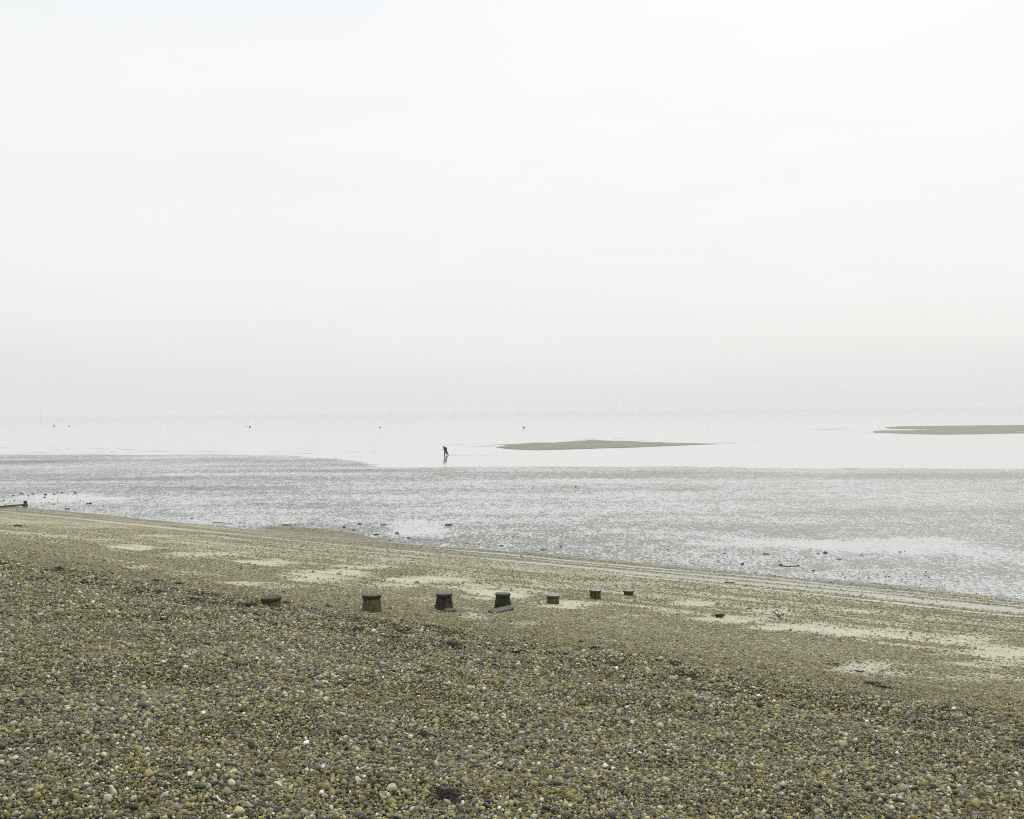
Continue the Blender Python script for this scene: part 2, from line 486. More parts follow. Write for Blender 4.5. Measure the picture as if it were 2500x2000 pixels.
beach = grid_mesh('beach', X, Y, ground_z(X, Y) - .035 * (1 - sstep(12.6, 14.2, T)), m_beach, {'sand': sandv, 'wet': wetv})
tag(beach, kind='structure')

FILM = [(1010, 1287, 70, 14, .5), (1150, 1270, 60, 10, .3), (140, 1214, 110, 9, .5), (1900, 1325, 170, 10, .45), (2150, 1330, 170, 13, .55),
        (2330, 1345, 130, 10, .5), (2450, 1358, 110, 8, .45), (2250, 1392, 160, 5, .2), (1700, 1306, 160, 9, .3), (870, 1272, 60, 7, .3), (1550, 1295, 120, 6, .25), (1070, 1303, 80, 9, .3), (620, 1250, 150, 8, .15), (2200, 1312, 100, 6, .2),
        # darker rippled patches
        (100, 1122, 220, 6, -.2), (950, 1150, 260, 5, -.2), (700, 1122, 120, 4, -.2), (200, 1165, 300, 6, -.35), (400, 1192, 300, 5, -.3),
        (1650, 1160, 600, 7, -.3), (2300, 1160, 300, 5, -.25), (1390, 1188, 50, 2.5, -.5), (1650, 1196, 50, 2.5, -.4), (1250, 1222, 160, 9, -.2),
        (1900, 1285, 200, 10, -.25), (2400, 1275, 180, 16, -.15), (2420, 1395, 140, 10, -.45), (2200, 1376, 130, 7, -.35), (1950, 1300, 90, 5, -.35), (600, 1225, 300, 7, -.15),
        (2180, 1195, 70, 2.2, -.4), (1350, 1296, 55, 5, -.4), (870, 1296, 60, 6, -.2), (980, 1320, 120, 5, -.25), (2150, 1250, 300, 9, -.2)]
FW = []
for px, py, hw, hh, s in FILM:
    c = at_z(px, py, .1); e = at_z(px + hw, py, .1); n = at_z(px, py - hh, .1)
    a = (e - c).xy; bb = (n - c).xy
    FW.append((c.x, c.y, np.linalg.inv(np.array([[a.x, bb.x], [a.y, bb.y]])), s))
xv = np.concatenate([np.arange(-420, -130, 6), np.arange(-130, 100, 1.0), np.arange(100, 240, 6)])
yv = np.concatenate([np.arange(-80, 30, 6), np.arange(30, 215, .8), np.arange(215, 300, 5)])
X, Y = np.meshgrid(xv, yv)
filmv = .44 + (fbm(X * .06, Y * .07, 91, 5, .6) - .5) * .95 + (fbm(X * .022, Y * .16, 95, 5, .6) - .5) * 1.15
wb = (fbm(X * .16, Y * .2, 97, 5, .6) - .5)
for cx, cy, M, s in FW:
    dx, dy = X - cx, Y - cy
    q = (M[0, 0] * dx + M[0, 1] * dy) ** 2 + (M[1, 0] * dx + M[1, 1] * dy) ** 2
    filmv += (1.7 if s > .3 else 1.) * s * (1 - sstep(-.4, 2.4, q + wb * 3.4))
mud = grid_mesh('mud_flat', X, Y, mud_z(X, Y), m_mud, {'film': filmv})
tag(mud, kind='structure')
sea = mesh_obj('sea', [(-5600, 60, 0), (5600, 60, 0), (5600, 5500, 0), (-5600, 5500, 0)], [(0, 1, 2, 3)], m_sea)
tag(sea, kind='structure')

# sand banks standing out of the shallow sea
def bank(name, strips, x0, x1, y0, y1, nx, ny):
    X, Y = np.meshgrid(np.linspace(x0, x1, nx), np.linspace(y0, y1, ny))
    Z = np.full_like(X, -.3)
    for xs, near, far, hgt in strips:
        a = np.interp(X, xs, near); b = np.interp(X, xs, far); h = np.interp(X, xs, hgt)
        a = a + (fbm(X * .12, X * 0, 5, 5) - .5) * 5; b = b + (fbm(X * .1, X * 0 + 9, 6, 3) - .5) * 8
        v = (Y - a) / np.maximum(b - a, .5)
        inside = np.clip(4 * v * (1 - v), -3, 1)
        Z = np.maximum(Z, np.where(inside > 0, h * inside ** .8, inside * .08))
    Z = Z + ((fbm(X * .3, Y * .2, 8, 4) - .5) * .16 + (fbm(X * .07, Y * .05, 18, 3) - .5) * .16) * sstep(-.02, .15, Z)
    return grid_mesh(name, X, Y, Z, m_bar)
bA = bank('sand_bank', [([-3.5, 0, 5, 14, 24, 36, 46.5], [216, 205, 200, 203, 209, 217, 224], [217, 234, 243, 243, 246, 236, 225], [.0, .18, .28, .26, .26, .20, .0]),
           ([7, 12, 19, 27, 33], [232, 228, 226, 230, 238], [234, 246, 254, 248, 240], [0, .32, .5, .32, 0])],
          -6, 50, 192, 258, 220, 120)
tag(bA, 'low grey-green sand bank in the shallow sea to the right of the bending person', 'sand bank')
bB = bank('sand_bank', [([108, 113, 118, 140, 170, 230], [300, 284, 277, 281, 270, 250], [302, 318, 328, 330, 330, 320], [0, .22, .3, .32, .3, .3]),
                        ([130, 136, 146, 160, 190, 230], [352, 340, 322, 318, 318, 315], [354, 374, 388, 392, 392, 380], [0, .22, .35, .4, .4, .4])],
          98, 240, 255, 415, 260, 150)
tag(bB, 'farther sand bank with a forked tip, running out of the picture at the right', 'sand bank')
for o in (bA, bB): o['kind'] = 'structure'; del o['category']

# thin emergent sand ripples
V, F = [], []
def lens(cx, cy, L, W, h, ang=0):
    k = len(V); n = 12
    V.append((cx, cy, h))
    for i in range(n):
        a = 2 * math.pi * i / n
        dx, dy = L * math.cos(a) * (1 + .15 * random.uniform(-1, 1)), W * math.sin(a)
        V.append((cx + dx * math.cos(ang) - dy * math.sin(ang), cy + dx * math.sin(ang) + dy * math.cos(ang), -.02))
    for i in range(n): F.append((k, k + 1 + i, k + 1 + (i + 1) % n))
def field(n, x0, x1, y0, y1, lmin, lmax, wf=.12, tilt=0):
    for _ in range(n):
        px = random.uniform(x0, x1); py = y0 + (y1 - y0) * random.random() ** .8
        p = at_z(px, py)
        L = random.uniform(lmin, lmax)
        lens(p.x, p.y, L, max(.3, L * wf * random.uniform(.6, 1.4)), random.uniform(.006, .025), tilt + random.uniform(-.06, .06))
field(26, 0, 420, 1085, 1106, 1.5, 6); field(14, 250, 1000, 1080, 1120, 1, 5); field(10, 0, 1000, 1100, 1108, 3, 9, .08)
field(3, 425, 455, 1069.5, 1070.5, 3, 5); field(22, 1400, 1600, 1066, 1078, 1.5, 6, .15); field(12, 1100, 1290, 1084, 1092, 2, 7, .1)
field(14, 2040, 2180, 1044, 1057, 1.5, 5, .07); field(10, 2280, 2460, 1038, 1042, 2, 7, .2); field(8, 1700, 1860, 1076, 1083, 1, 5, .1)
field(5, 1095, 1200, 1110, 1112, 2, 5, .05); field(5, 1800, 2400, 1143, 1148, 2, 5, .1)
o = mesh_obj('sand_ripple', V, F, m_bar); tag(o, 'thin ridges of sand just breaking the surface of the shallow sea', kind='stuff')

# ------------------------------------------------------------------ haze
hz, nth, bh = mat('haze_air')
nth.nodes.remove(bh)
pv = nth.nodes.new('ShaderNodeVolumePrincipled')
pv.inputs['Color'].default_value = (.905, .915, .905, 1)
pv.inputs['Density'].default_value = 0.0003
pv.inputs['Anisotropy'].default_value = 0.0
nth.links.new(pv.outputs[0], nth.nodes['Material Output'].inputs['Volume'])
bx = [(x, y, z) for z in (-3, 22) for y in (-300, 5900) for x in (-5900, 5900)]
hzo = mesh_obj('haze', bx, [(0, 2, 3, 1), (4, 5, 7, 6), (0, 1, 5, 4), (2, 6, 7, 3), (0, 4, 6, 2), (1, 3, 7, 5)], hz, smooth=False)
tag(hzo, kind='stuff')

# ------------------------------------------------------------------ groyne stumps
POSTS = [  # px centre, base y, cap width px, height, base flare, lean, cap material, shaft material, label
    (658, 1483, 50, .15, 1.0, (-.05, .02), 'moss', 'pale', 'lowest mossy timber stump, buried to its cap in shingle, leftmost of the row'),
    (905, 1496, 47.5, .30, 1.14, (.0, .0), 'greentop', 'pale', 'timber stump with pale streaked shaft and green-topped dark cap, second from left in the row'),
    (1083.5, 1492, 41, .34, 1.30, (.01, .0), 'rusty', 'dark', 'dark flared timber stump with a short board end at its right foot'),
    (1227, 1489, 37, .36, 1.30, (.02, .0), 'rusty', 'dark', 'tallest dark green timber stump, with a long grey plank lying against its foot'),
    (1350.5, 1475, 33, .21, 1.08, (.0, .0), 'wetcap', 'tan', 'short tan timber stump with a wide wet cap, fifth in the row'),
    (1454, 1464, 30, .25, 1.06, (.02, .0), 'wetcap', 'olive', 'straight olive timber stump, second from the right end of the row'),
    (1536.5, 1454.5, 27.5, .14, 1.02, (.0, .0), 'wetcap', 'olive', 'smallest low timber stump, at the far right end of the row'),
]
CAPM = {'moss': simple('mossy_wood', (.055, .06, .025), (.10, .10, .045), 14, .9, .6, .02),
        'greentop': simple('green_weathered_wood', (.075, .085, .05), (.15, .165, .10), 16, .85, .6, .02),
        'rusty': simple('grey_wood_with_rust', (.10, .105, .085), (.15, .155, .12), 14, .7, .5, .02),
        'wetcap': simple('wet_dark_wood', (.10, .085, .075), (.20, .19, .19), 12, .35, .4, .02, .5)}
RIMM = {'moss': simple('dark_mossy_rim', (.02, .018, .01), (.07, .065, .03), 18, .85, .8, .03),
        'greentop': simple('dark_wood_rim', (.018, .015, .008), (.06, .052, .03), 20, .85, .8, .03),
        'rusty': simple('rusty_rim', (.05, .028, .016), (.13, .055, .03), 16, .8, .8, .03, c3=(.05, .05, .035)),
        'wetcap': simple('brown_rim', (.03, .022, .015), (.10, .065, .045), 18, .6, .8, .03)}
SHM = {'pale': simple('pale_streaked_timber', (.03, .024, .012), (.20, .18, .085), 5, .85, .7, .02, .2, (5, 5, .7), (.10, .12, .04)),
       'dark': simple('dark_algae_timber', (.012, .014, .009), (.045, .05, .032), 5, .8, .7, .02, .2, (5, 5, .8), (.10, .11, .085)),
       'tan': simple('tan_streaked_timber', (.035, .027, .014), (.17, .14, .07), 5, .85, .7, .02, .2, (5, 5, .7)),
       'olive': simple('olive_streaked_timber', (.028, .024, .012), (.11, .098, .048), 5, .85, .7, .02, .2, (5, 5, .7))}

def ring_surface(rings, n, seed, closed_top=True):
    """rings: (z, radius, wobble) from the bottom up; returns verts, faces of one lathe-like body."""
    rr = random.Random(seed)
    ph = [rr.uniform(0, 6.28) for _ in range(6)]
    V, F = [], []
    for z, r, wob in rings:
        for i in range(n):
            a = 2 * math.pi * i / n
            k = 1 + wob * (.5 * math.sin(2 * a + ph[0]) + .35 * math.sin(3 * a + ph[1]) + .3 * math.sin(7 * a + ph[2]) + .25 * math.sin(13 * a + ph[3]))
            V.append((r * k * math.cos(a), r * k * math.sin(a), z + wob * .05 * math.sin(2 * a + ph[4])))
    for j in range(len(rings) - 1):
        for i in range(n):
            F.append((j * n + i, j * n + (i + 1) % n, (j + 1) * n + (i + 1) % n, (j + 1) * n + i))
    F.append(tuple(reversed(range(n))))
    if closed_top:
        k = (len(rings) - 1) * n; F.append(tuple(range(k, k + n)))
    return V, F

POST_POS = []
for i, (px, py, cw, hgt, flare, lean, cm, sm, label) in enumerate(POSTS):
    p = on_ground(px, py)
    D = p.y
    rc = cw * D / 2500 / 2
    c = Vector((p.x, p.y + rc * .9, 0)); c.z = float(ground_z(c.x, c.y))
    top = p.z + hgt
    root = link(bpy.data.objects.new('timber_stump', None))
    root.location = c
    root.rotation_euler = (lean[1], lean[0], random.uniform(0, .3))
    root.empty_display_size = .1
    tag(root, label, 'stump', 'row of old groyne stumps across the beach')
    H = top - c.z
    n = 56
    ct = .055
    rs = rc * .86
    rb = rs * flare
    rings = []
    for k in range(9):
        q = k / 8
        zz = -.35 + (H - ct + .35) * q
        g = 1 - min(1, max(0, zz / max(H - ct, .05)))
        rings.append((zz, rs + (rb * 1.04 - rs) * g ** .8, .045))
    Vv, Ff = ring_surface(rings, n, i)
    # drying splits: push some columns of vertices inwards
    rr = random.Random(40 + i)
    cols = {rr.randrange(n) for _ in range(9)}
    Vv = [((x * .86, y * .86, z) if (k % n) in cols else (x, y, z)) for k, (x, y, z) in enumerate(Vv)]
    sh = mesh_obj('shaft', Vv, Ff, SHM[sm], root)
    rim = [(H - ct, rc * .96, .03), (H - ct + .006, rc, .03), (H - .012, rc * 1.0, .03), (H - .003, rc * .975, .03)]
    Vv, Ff = ring_surface(rim, n, i + 70)
    Vv = [(x * k_, y * k_, z) for (x, y, z), k_ in zip(Vv, [1 + rr.uniform(-.035, .012) for _ in range(n)] * 4)]
    mesh_obj('cap', Vv, Ff, RIMM[cm], root)
    tp = [(H - .004, rc * .968, .03), (H + .004, rc * .94, .03), (H + .007, rc * .6, .02), (H + .004, rc * .25, .02)]
    Vv, Ff = ring_surface(tp, n, i + 70)
    mesh_obj('end_grain', Vv, Ff, CAPM[cm], root)
    POST_POS.append((c.x, c.y, max(rb, rc)))

m_plank = simple('grey_driftwood_board', (.075, .07, .058), (.14, .135, .115), 6, .8, .6, .01, .2, (1, 9, 9))
def box_between(name, a, b, wdt, thk, m, roll=0.0, parent=None, taper=1.0):
    """a weathered board: eight-segment bar from a to b with slightly uneven edges"""
    a, b = Vector(a), Vector(b); d = (b - a); L = d.length
    V, F = [], []
    ns = 8
    for j in range(ns + 1):
        q = j / ns; s = 1 + (taper - 1) * q
        for (sy, sz) in ((-1, -1), (1, -1), (1, 1), (-1, 1)):
            V.append((L * q, sy * wdt / 2 * s * (1 + random.uniform(-.05, .05)), sz * thk / 2 * s * (1 + random.uniform(-.08, .08))))
    for j in range(ns):
        for k in range(4):
            F.append((j * 4 + k, j * 4 + (k + 1) % 4, (j + 1) * 4 + (k + 1) % 4, (j + 1) * 4 + k))
    F.append((3, 2, 1, 0)); F.append((ns * 4, ns * 4 + 1, ns * 4 + 2, ns * 4 + 3))
    o = mesh_obj(name, V, F, m, parent, smooth=False)
    o.location = a
    o.rotation_mode = 'QUATERNION'
    o.rotation_quaternion = d.to_track_quat('X', 'Z') @ Matrix.Rotation(roll, 4, 'X').to_quaternion()
    return o
a = on_ground(1198, 1498); b_ = on_ground(1249, 1492)
a.z += .025; b_.z += .085
o = box_between('plank', a, b_, .13, .045, m_plank, .5)
tag(o, 'grey weathered plank lying against the foot of the tallest dark stump', 'plank')
a = on_ground(1087, 1495); b_ = on_ground(1110, 1494.5); a.z += .03; b_.z += .04
o = box_between('plank', a, b_, .10, .05, m_plank, .3)
tag(o, 'short grey board end poking from the shingle at the foot of the third stump', 'plank')
m_twig = simple('dark_twig_bark', (.03, .022, .014), (.07, .055, .035), 20, .9, .3, .01)

def tube(pts, r0, r1, n=6):
    V, F = [], []
    pts = [Vector(p) for p in pts]
    for j, p in enumerate(pts):
        d = (pts[min(j + 1, len(pts) - 1)] - pts[max(j - 1, 0)]).normalized()
        s = d.cross(Vector((0, 0, 1)));  s = s.normalized() if s.length > .05 else Vector((1, 0, 0))
        t = d.cross(s).normalized()
        r = r0 + (r1 - r0) * j / (len(pts) - 1)
        for i in range(n):
            a = 2 * math.pi * i / n
            V.append(p + s * (r * math.cos(a)) + t * (r * math.sin(a)))
    for j in range(len(pts) - 1):
        for i in range(n):
            F.append((j * n + i, j * n + (i + 1) % n, (j + 1) * n + (i + 1) % n, (j + 1) * n + i))
    F.append(tuple(reversed(range(n)))); k = (len(pts) - 1) * n; F.append(tuple(range(k, k + n)))
    return V, F
def join(parts):
    V, F = [], []
    for v, f in parts:
        k = len(V); V += list(v); F += [tuple(i + k for i in g) for g in f]
    return V, F
def stick(name, pix, r, m, label, cat, lift=.01, r1=None, extra=()):
    def pl(pp):
        out_ = []
        for q in pp:
            p = on_ground(q[0], q[1]); p.z += lift + (q[2] if len(q) > 2 else 0); out_.append(p)
        return out_
    base = pl(pix)
    c = base[0].copy()
    parts = [tube([p - c for p in base], r, r1 or r * .6)]
    for e in extra:
        parts.append(tube([p - c for p in pl(e)], r * .8, r * .5))
    V, F = join(parts)
    o = mesh_obj(name, V, F, m); o.location = c
    tag(o, label, cat); return o
# twig leaning on the second stump
p0 = on_ground(915, 1500); pst = POST_POS[1]
Vt, Ft = tube([p0, p0 + Vector((-.035, .03, .12)), p0 + Vector((-.085, .07, .22))], .006, .004)
o = mesh_obj('twig', [v - p0 for v in map(Vector, Vt)], Ft, m_twig); o.location = p0
tag(o, 'thin dark twig leaning against the pale streaked stump', 'twig')
stick('twig', [(833, 1486.5), (850, 1486), (872, 1485.5)], .012, m_twig, 'dark stick lying on the shingle just left of the pale streaked stump', 'stick')
stick('twig', [(1903, 1509, .02), (1890, 1505, .10), (1897, 1503.5, .16), (1907, 1511, .0)], .017, m_twig,
      'small bent and forked twig lying on the pale sand streak', 'twig', extra=[[(1890, 1505, .1), (1886, 1504, .12)], [(1888, 1510, 0), (1895, 1514, 0)]])

m_drift = simple('dark_driftwood', (.018, .014, .01), (.06, .05, .035), 8, .85, .8, .03)
def lump(name, p, size, m, seed, rot=0, sub=2, amp=.25, parent=None, flat=.6):
    bm = bmesh.new(); bmesh.ops.create_icosphere(bm, subdivisions=sub, radius=1)
    rr = random.Random(seed); off = Vector((rr.uniform(0, 99), rr.uniform(0, 99), rr.uniform(0, 99)))
    from mathutils import noise as mn
    for v in bm.verts:
        k = 1 + amp * mn.noise(v.co * 1.3 + off) * 1.6 + amp * .5 * mn.noise(v.co * 3.1 + off)
        v.co = Vector((v.co.x * k * size[0], v.co.y * k * size[1], v.co.z * k * size[2]))
    me = bpy.data.meshes.new(name); bm.to_mesh(me); bm.free()
    me.materials.append(m); me.polygons.foreach_set('use_smooth', [True] * len(me.polygons))
    o = link(bpy.data.objects.new(name, me), parent); o.location = p; o.rotation_euler = (0, 0, rot)
    return o
# driftwood piece on the sand streak
p = on_ground(1757, 1508); p.z += .04
o = lump('driftwood', p, (.10, .05, .045), m_drift, 3, -.25, 3, .6)
tag(o, 'short chunk of dark rotten driftwood on the sand streak, lower right of the stumps', 'driftwood')
p = on_ground(43, 1285.5); p.z += .04
o = lump('driftwood', p, (.23, .12, .05), m_drift, 5, .1, 3, .35)
tag(o, 'dark flat driftwood piece lying on the gravel near the left edge', 'driftwood')
m_pale = simple('pale_litter', (.62, .62, .58), (.75, .75, .7), 9, .5, .2, .01)
p = on_ground(186, 1282.5); p.z += .03
o = lump('litter_scrap', p, (.22, .08, .05), m_pale, 6, .1, 2, .5)
tag(o, 'small white scrap of litter on the gravel, right of the flat driftwood', 'litter')
m_kelp = simple('olive_seaweed', (.10, .08, .015), (.20, .17, .04), 12, .5, .5, .02, .5)
m_wrack = simple('black_dried_seaweed', (.008, .008, .007), (.03, .028, .022), 16, .6, .5, .02, .4)

# ------------------------------------------------------------------ old groyne end at the left edge
p = on_ground(62, 1237)
root = link(bpy.data.objects.new('groyne_end', None)); root.location = p
tag(root, 'end of an old timber groyne at the left edge, square post and sinking board', 'groyne')
m_gr = simple('dark_groyne_timber', (.05, .05, .035), (.12, .118, .085), 6, .85, .6, .02, .2, (3, 3, .8))
V, F = [], []
sc_ = p.y / 2500
hw = 3.9 * sc_
for z, k in ((-.3, 1.25), (.0, 1.2), (.18, 1.02), (.24, .85), (.48, .82), (.5, .78)):
    for (sx, sy) in ((-1, -1), (1, -1), (1, 1), (-1, 1)):
        V.append((sx * hw * k * random.uniform(.96, 1.04), sy * hw * k, z))
for j in range(5):
    for i in range(4): F.append((j * 4 + i, j * 4 + (i + 1) % 4, (j + 1) * 4 + (i + 1) % 4, (j + 1) * 4 + i))
F.append((20, 21, 22, 23))
mesh_obj('post', V, F, m_gr, root, smooth=False)
q = on_ground(-60, 1243)
o = box_between('board', (0 - .1, -.02, .14), (q - p) + Vector((0, 0, .02)), (.10), .17, m_gr, 0, root)

# ------------------------------------------------------------------ stones on the wet mud and at the water's edge
m_rock = simple('dark_wet_stone', (.02, .02, .016), (.065, .062, .05), 7, .45, .6, .05, .5)
m_rockg = simple('algae_green_stone', (.04, .042, .015), (.12, .12, .05), 7, .6, .6, .05, .4)
m_rockr = simple('reddish_brick_rubble', (.10, .03, .02), (.16, .06, .04), 7, .6, .6, .05, .4)
GR = "stones lying on the wet mud along the water's edge"
ROCKS = [  # px, py(base), half width px, height px, material, label
    (2015, 1351, 5.5, 5.5, 'g', 'largest angular green-brown stone standing in the thin film of water at the right'),
    (1998, 1352.5, 4, 2.5, 'd', 'flat dark stone just left of the largest angular stone on the right'),
    (1871, 1353.5, 8, 3, 'g', 'long low algae-covered stone in the water film, right of centre'),
    (1769, 1352, 4.5, 2, 'd', 'small flat stone left of the long algae-covered stone'),
    (1840, 1347.5, 2.5, 1.5, 'g', 'little green stone between two flat stones in the water film'),
    (2104, 1355.5, 4, 2, 'd', 'lone low grey stone in open water film right of the largest angular stone'),
    (2197, 1348.5, 3, 3.2, 'd', 'pointed little dark stone far out on the right of the water film'),
    (2209, 1346.5, 1.5, 2, 'd', 'tiny dark stone beside the pointed one on the right'),
    (2049, 1366, 5, 2, 'g', 'flat green stone near the shore below the largest angular stone'),
    (1947, 1382, 6, 3.5, 'g', 'green stone at the end of a dark line of wrack near the shore'),
    (1905, 1380, 5, 4, 'd', 'grey stone at the left end of the dark wrack line'),
    (1812, 1378, 5, 4, 'd', 'dark green lump of stone on the gravel fringe'),
    (1986, 1394, 4, 4, 'd', 'dark stone close to the gravel fringe, right of the wrack line'),
    (969, 1302.5, 5, 4.5, 'd', 'squarish dark block on the mud, above the second and third stumps'),
    (936, 1282, 7, 2.2, 'd', 'flat dark slab on the mud, upper left of the squarish block'),
    (1095, 1282.5, 9, 4.5, 'd', 'ragged dark piece of wreckage on the bright mud, left of centre'),
    (864, 1295, 3.5, 3.5, 'd', 'round dark stone right of the gravel mound'),
    (878, 1280, 5, 4, 'g', 'green-brown ragged stone far right of the gravel mound tip'),
    (840, 1288, 4.5, 4, 'g', 'green-brown stone at the right tip of the gravel mound'),
    (833, 1297, 4.5, 2.5, 'd', 'low dark stone under the right tip of the gravel mound'),
    (919, 1306, 6.5, 3.5, 'g', 'green humped stone left of the squarish block'),
    (997, 1314, 4, 3.5, 'g', 'rounded stone at the edge of the gravel, right of the squarish block'),
    (952, 1321, 3.5, 2.5, 'r', 'small reddish stone on the gravel edge below the squarish block'),
    (1225, 1333, 6, 3, 'd', 'flat dark stone on the mud above the fourth stump'),
    (1327, 1342.5, 7, 2.5, 'g', 'flat green stone on the mud above the fifth stump'),
    (1369, 1336, 3, 4, 'g', 'upright green stone right of the flat green one'),
    (1141, 1327, 3, 2.5, 'd', 'small dark stone where gravel meets mud, left of the fourth stump'),
    (220, 1230, 4, 3.5, 'd', 'dark reddish-black stone at the right tip of the left gravel mound'),
    (213, 1229.5, 2.5, 2.5, 'd', 'smaller dark stone touching the tip of the left gravel mound'),
    (184, 1204.5, 3, 3.5, 'r', 'reddish stone alone in the far left water film'),
    (80, 1206.5, 5, 2.5, 'd', 'long dark stone in the film above the groyne end'),
    (111, 1208, 3.5, 3, 'd', 'dark stone in the film to the right of the groyne end'),
    (109, 1215, 2.5, 3, 'd', 'small dark stone just below another in the left water film'),
    (132, 1207, 4, 2, 'g', 'low greenish stone in the left water film'),
    (151, 1203.5, 4, 2, 'd', 'flat far stone in the left water film'),
    (140, 1203, 2, 1.5, 'r', 'tiny red stone in the left water film'),
    (69, 1210, 2.5, 2.5, 'd', 'small dark stone above the groyne post'),
    (162, 1243, 3.5, 3, 'd', 'left of two black stones beneath the left gravel mound'),
    (169, 1243, 2.5, 3, 'd', 'right of two black stones beneath the left gravel mound'),
    (52, 1205.5, 4, 2.5, 'd', 'dark low stone farthest left of the group above the groyne'),
    (32, 1210, 2.5, 2, 'd', 'little dark stone at the far left in the wet mud'),
    (10, 1222, 3, 2.5, 'd', 'dark stone at the left picture edge above the groyne board'),
]
MR = {'d': m_rock, 'g': m_rockg, 'r': m_rockr}
for i, (px, py, hwp, hp, mk, label) in enumerate(ROCKS):
    p = on_ground(px, py); s = p.y / 2500
    h = hp * s
    o = lump('stone', p + Vector((0, 0, h * .25)), (hwp * s, hwp * s * .8, h * .62), MR[mk], 100 + i, random.uniform(-.4, .4), 2, .35)
    tag(o, label, 'stone', GR)
SM = [lump('stone', Vector((0, 0, -50)), (1, .8, .5), MR[k], 200 + j, 0, 2, .35) for j, k in enumerate('dgdg')]
def scatter_stone(px, py, r, k):
    p = on_ground(px, py)
    o = SM[k].copy(); scene.collection.objects.link(o)
    s = p.y / 2500 * r
    o.location = p + Vector((0, 0, s * .15)); o.scale = (s, s, s * random.uniform(.7, 1.3)); o.rotation_euler = (0, 0, random.uniform(0, 6))
    tag(o, "small dark stone, one of many strewn where the gravel gives way to wet mud", 'stone', "small stones strewn along the water's edge")
def shore_y(px): return np.interp(px, [0, 300, 600, 900, 1200, 1500, 1800, 2100, 2300, 2500], [1236, 1249, 1279, 1306, 1330, 1355, 1384, 1412, 1428, 1443])
for _ in range(170):
    px = random.uniform(0, 2500) if random.random() < .55 else random.uniform(1650, 2350)
    off = abs(random.gauss(0, 1)) * (8 + 20 * px / 2500)
    scatter_stone(px, float(shore_y(px)) - off + 3, random.uniform(1.0, 2.6), random.randrange(4))
for _ in range(26):
    scatter_stone(random.uniform(0, 230), random.uniform(1206, 1234), random.uniform(1, 2.2), random.randrange(4))
for o in SM: bpy.data.objects.remove(o)
# a short stake out on the flat and thin dark lines of wrack
p = on_ground(1406, 1190)
V, F = ring_surface([(-.1, .05, .1), (.08, .05, .1), (.17, .04, .1)], 8, 5)
o = mesh_obj('stake', V, F, m_rock); o.location = p
tag(o, 'tiny dark stub standing beside a bright puddle far out on the mud flat', 'stake')
stick('drift_stick', [(518, 1276), (540, 1277), (568, 1279.5)], .022, m_drift, 'thin dark strip of driftwood lying along the edge of the gravel at left', 'driftwood', .03)
stick('drift_stick', [(1905, 1382.5), (1925, 1383.5), (1942, 1383)], .035, m_wrack, 'dark thin line of wrack linking two stones near the shore at right', 'seaweed', .01)
stick('drift_stick', [(1770, 1423.5), (1782, 1424), (1794, 1424.5)], .05, m_plank, 'grey stick on the wet gravel bands at right', 'driftwood', .02)
stick('drift_stick', [(690, 1283), (700, 1282.5), (712, 1282.5)], .07, m_wrack, 'short dark streak of weed left of the gravel mound', 'seaweed', .01)

# small rocks and weed on the beach itself
for i, (px, py, hwp, hp, m, name, cat, label) in enumerate([
    (1830, 1487, 5, 4.5, m_rockg, 'stone', 'stone', 'two-tone dark and green stone on the gravel above the driftwood chunk'),
    (1140, 1386, 5, 3, simple('brown_stone', (.17, .12, .05), (.24, .18, .09), 7), 'stone', 'stone', 'yellow-brown stone on the gravel between stumps and waterline'),
    (1984, 1562, 4, 3.5, m_rock, 'stone', 'stone', 'dark stone on the gravel below the long sand streak'),
    (471, 1358.5, 3, 2.5, m_rock, 'stone', 'stone', 'small dark stone on a sand patch left of the stumps'),
    (54, 1342, 5, 3, m_rock, 'stone', 'stone', 'dark stone near the left edge above the coarse shingle'),
    (713, 1420, 4, 2, m_rock, 'stone', 'stone', 'flat dark stone on the gravel above the mossy stump'),
    (1541, 1433.5, 3, 2.5, m_rock, 'stone', 'stone', 'little dark stone behind the last stump on the right'),
    (1369, 1480, 6, 2.5, simple('grey_slab', (.20, .21, .19), (.28, .28, .25), 6), 'stone', 'stone', 'grey flat stone at the right foot of the short tan stump'),
    (1405, 1503, 9, 5, m_kelp, 'seaweed_clump', 'seaweed', 'flat olive-brown clump of seaweed on gravel below the stumps'),
    (736, 1334, 4, 2.5, m_rock, 'stone', 'stone', 'dark stone under the long pale run-off band, left of centre'),
]):
    p = on_ground(px, py); s = p.y / 2500
    h = hp * s
    o = lump(name, p + Vector((0, 0, h * .25)), (hwp * s, hwp * s * .7, h * .55), m, 300 + i, random.uniform(-.3, .3), 2 if name == 'stone' else 3, .35 if name == 'stone' else .7)
    tag(o, label, cat)

